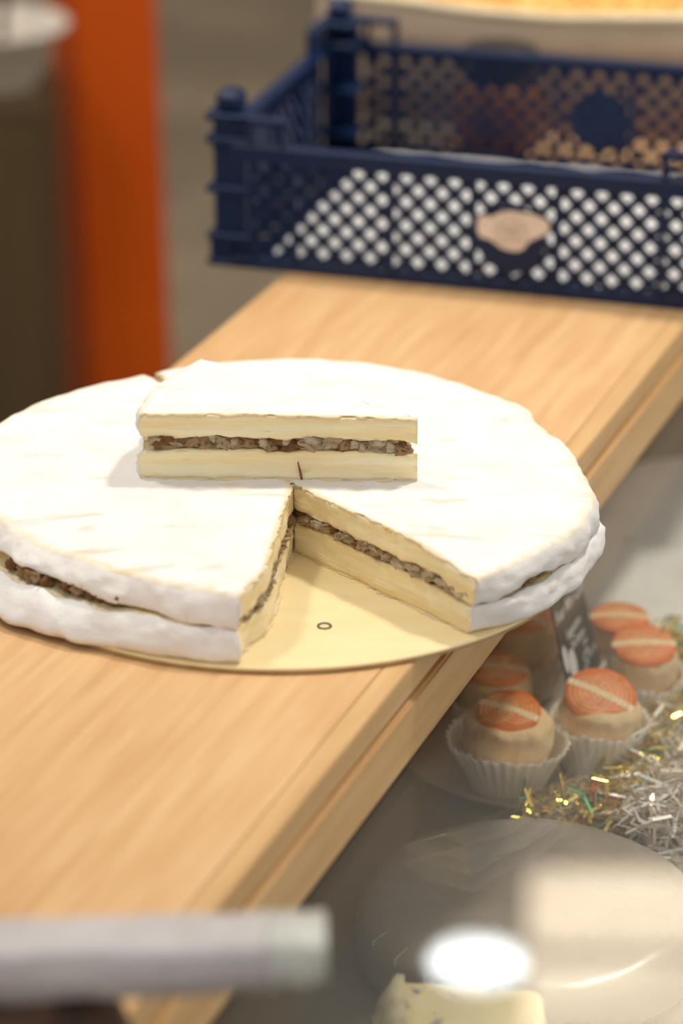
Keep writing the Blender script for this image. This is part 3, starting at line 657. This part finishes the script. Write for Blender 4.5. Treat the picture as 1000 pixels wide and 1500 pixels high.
cupcake(.194, .076, .0325, .034, R_(22), R_(12), .046, R_(50), 'small cheese in a torn paper cup beside the gold tinsel, its orange disc tilted', .0235)
cupcake(.130, .117, .0290, .028, R_(6), R_(0), .046, R_(80), 'small cheese in a paper cup squeezed between two others along the counter')
cupcake(.150, .184, .0310, .030, R_(8), R_(-10), .052, R_(60), 'small cheese in a paper cup behind the left edge of the black price card')
cupcake(.2285, .149, .0285, .030, R_(14), R_(8), .047, R_(86), 'small cheese in a paper cup beside the right edge of the black price card', .0215)
cupcake(.2165, .1965, .0245, .028, R_(4), R_(0), .045, R_(88), 'small cheese in a paper cup nearest the large white wheel')

# ------------------------------------------------------------ black price card
BL = unp(838, 1033, -.163); BR = unp(878, 972, -.163); su = (BR-BL); SW = su.length; su.normalize(); sb = Vector((-su.y, su.x, 0)); tl = R_(14)
sv_ = Vector((0,0,1))*math.cos(tl)+sb*math.sin(tl); sn = su.cross(sv_); SH = .072
sg = thing('price_card', 'black price card with white handwriting leaning among the small cheeses', 'sign', BL)
sg.matrix_world = Matrix.Translation(BL) @ Matrix((su, sv_, sn)).transposed().to_4x4()
def rrect(w, h, r, n=5):
    P = []
    for cx, cy, a0 in ((w-r, h-r, 0), (r, h-r, 90), (r, r, 180), (w-r, r, 270)):
        for i in range(n+1): a = R_(a0+90*i/n); P.append((cx+r*math.cos(a), cy+r*math.sin(a)))
    return P
def flat(pts, z0, z1):
    bm = bmesh.new(); a = [bm.verts.new((x, y, z0)) for x, y in pts]; b = [bm.verts.new((x, y, z1)) for x, y in pts]; bm.faces.new(a[::-1]); bm.faces.new(b); k = len(pts)
    for i in range(k): bm.faces.new((a[i], a[(i+1)%k], b[(i+1)%k], b[i]))
    return bm
obj('card', flat(rrect(SW, SH, .004), -.001, 0), 'slate', sg)
obj('spike', tube([(SW*.5,.012,-.0016),(SW*.5,-.0295,-.0016)], .0008, 6), 'dark_metal', sg)
dg = None
def text(s_, x, y, size, sx=1.0, shear=.25):
    cu_ = bpy.data.curves.new('lettering', 'FONT'); cu_.body = s_; cu_.size = size; cu_.extrude = .0001; cu_.shear = shear; cu_.offset = .00003; cu_.resolution_u = 3
    o = bpy.data.objects.new('lettering_curve', cu_); COL.objects.link(o); bpy.context.view_layer.update()
    me = bpy.data.meshes.new_from_object(o.evaluated_get(bpy.context.evaluated_depsgraph_get())); bpy.data.objects.remove(o)
    me.materials.clear(); me.materials.append(M['chalk'])
    t = bpy.data.objects.new('lettering', me); COL.objects.link(t); t.parent = sg; t.location = (x, y, .0002); t.scale = (sx, 1, 1)
text('Four Mini Cam', .003, SH-.0175, .0125, .80); text('Suggestion', .016, SH-.033, .0085, .85); text('De Saison', .020, SH-.0425, .0085, .85)
text('57', .036, .0085, .016, .8); text('les 100', .050, .012, .006, .8); text('pce', .043, .0235, .0055, 1)
for cx, cy, rx, ry in ((.017,.0215,.0068,.0105),(.006,.030,.0045,.0095),(.0085,.0075,.0028,.005)):
    obj('oval_mark', flat([(cx+rx*math.cos(2*math.pi*i/28), cy+ry*math.sin(2*math.pi*i/28)) for i in range(28)], .0001, .0003), 'chalk', sg)

# ------------------------------------------------------------ more of the display
wf, wk = unp(955, 952, CZ), unp(1000, 668, CZ+.045)
wr_ = .175; wc = Vector((.330, wf.y+.132, 0))
def ww(a, r, z): return (r*(1+.015*nz(math.cos(a), math.sin(a), z*20, 3)+.006*nz(math.cos(a)*3, math.sin(a)*3, z*60, 3)), z+(.004*nz(r*9*math.cos(a), r*9*math.sin(a), 0, 1.5) if z > .024 else 0))
wp = [(0,0),(wr_*.97,0),(wr_,.006),(wr_*1.003,.014),(wr_*.985,.022),(wr_*.95,.025)] + [(wr_*k/8, .026) for k in range(7, 0, -1)] + [(0,.026)]
tag(obj('white_cheese_wheel', lathe(wp, 110, ww), 'grey_wheel', smooth=True, loc=(wc.x, wc.y, CZ)), 'large white-rinded cheese wheel in the case behind the price card', 'cheese')
# round wrapped cheese
rc_ = Vector((.138, -.138, CZ)); rwr = .102
rp_ = [(0,0),(rwr*.96,0),(rwr,.006),(rwr,.026),(rwr*.95,.034)] + [(rwr*k/6, .036) for k in range(5, 0, -1)] + [(0,.036)]
rw = thing('wrapped_cheese', 'round taupe cheese in glossy film on the case floor before the platter', 'cheese', rc_)
obj('cheese_body', lathe(rp_, 90, ww), 'taupe', rw, smooth=True)
for k in range(3):
    a = R_(205+k*13); p0 = Vector((math.cos(a), math.sin(a), 0))*rwr*1.002
    obj('film_crease', tube([p0+Vector((0,0,.008)), p0*1.004+Vector((.002,0,.018)), p0*.99+Vector((0,.002,.031)), p0*.9+Vector((0,0,.0372))], [.0003,.0008,.0007,.0003], 5), 'film_end', rw, smooth=True)
# blue cheese piece
b0 = unp(672, 1478, CZ+.03)
bc = thing('blue_cheese', 'pale crumbly blue cheese piece with dark specks under the case glass', 'cheese', (b0.x, b0.y-.036, CZ))
bm = bmesh.new(); bmesh.ops.create_cube(bm, size=1); bmesh.ops.subdivide_edges(bm, edges=bm.edges[:], cuts=9, use_grid_fill=True)
for v in bm.verts:
    p = v.co; x, y, z = p.x*.082, p.y*.06, (p.z+.5)*.052
    y += .012*(p.x+.5)*-1; x *= 1-.10*(p.z+.5)
    k = .0022*nz(x, y, z, 60)+.0012*nz(x, y, z, 160); v.co = (x+k*(p.x*2), y+k*(p.y*2), max(0, z+k*(1 if p.z > .45 else .2)))
bevel_ = obj('cut_paste', bm, 'blue_paste', bc, smooth=True, loc=(.006, 0, 0))
V, F = [], []
for i in range(13):
    for k in range(9):
        t_ = i/12; z = .054*k/8; y = lerp(-.034, .034, t_); x = -.039-.010*math.sin(math.pi*k/8)-.004*math.sin(math.pi*t_)+.004*nz(y, z, 3, 70)+z*.08
        V.append((x, y, z))
for i in range(13):
    for k in range(9): t_ = i/12; V.append((-.030, lerp(-.031, .033, t_), .054*k/8))
for i in range(12):
    for k in range(8): a = i*9+k; F.append((a, a+1, a+10, a+9)); F.append((117+a, 117+a+9, 117+a+10, 117+a+1))
for i in range(12): a = i*9+8; F.append((a, a+117, a+126, a+9)); a = i*9; F.append((a, a+9, a+126, a+117))
for k in range(8): F.append((k, 117+k, 118+k, k+1)); a = 108+k; F.append((a, a+1, a+118, a+117))
obj('rind', (V, [], F), 'blue_rind', bc, smooth=True)

# ------------------------------------------------------------ tinsel around the platter
def tinsel(name, path, spread, count, mats, label, ln=(.012,.03), wd=.0011, zmax=.028):
    V, F, MI = [], [], []
    for k in range(count):
        t = random.random()*(len(path)-1); i = min(int(t), len(path)-2); c = Vector(path[i]).lerp(Vector(path[i+1]), t-i)
        p = c + Vector((random.gauss(0, spread), random.gauss(0, spread), 0)); p.z = CZ + random.uniform(.001, zmax)
        d = Vector((random.gauss(0,1), random.gauss(0,1), random.gauss(.1,.5))).normalized(); s_ = d.orthogonal().normalized(); s_.rotate(Matrix.Rotation(random.uniform(0, 6.3), 3, d)); L_ = random.uniform(*ln); bend = Vector((random.gauss(0,1), random.gauss(0,1), random.gauss(0,.6)))*L_*.25
        b = len(V); mi = random.choices(range(len(mats)), [x[1] for x in mats])[0]
        for q in (-1, -.35, .35, 1):
            c2 = p + d*(q*L_/2) + bend*(1-q*q); c2.z = max(c2.z, CZ+.0012)
            for s2 in (-1, 1): e_ = c2+s_*(wd*s2*(1.2-.5*abs(q))); e_.z = max(e_.z, CZ+.0006); V.append(e_[:])
        for q in range(3): F.append((b+q*2, b+q*2+1, b+q*2+3, b+q*2+2)); MI.append(mi)
    o = obj(name, (V, [], F), [m_[0] for m_ in mats]); o.data.polygons.foreach_set('material_index', MI)
    return tag(o, label, 'tinsel', kind='stuff')
def zp(px, py): p = unp(px, py, CZ+.01); return (p.x, p.y, CZ)
tinsel('gold_tinsel', [zp(985,955), zp(990,1000), zp(985,1060), zp(968,1110), zp(930,1165), zp(870,1200), zp(790,1215)], .008, 2600, [('gold', .88), ('green_foil', .09), ('orange', .03)], 'shredded gold tinsel strewn around the platter')
tinsel('white_tinsel', [zp(1010,1060), zp(1000,1120), zp(985,1170), zp(960,1210), zp(1015,1215), zp(1040,1120), zp(1030,1180)], .013, 2600, [('silver', .6), ('pink_foil', .4)], 'shredded pale silvery tinsel beside the gold tinsel', (.015,.04), .0012, .03)
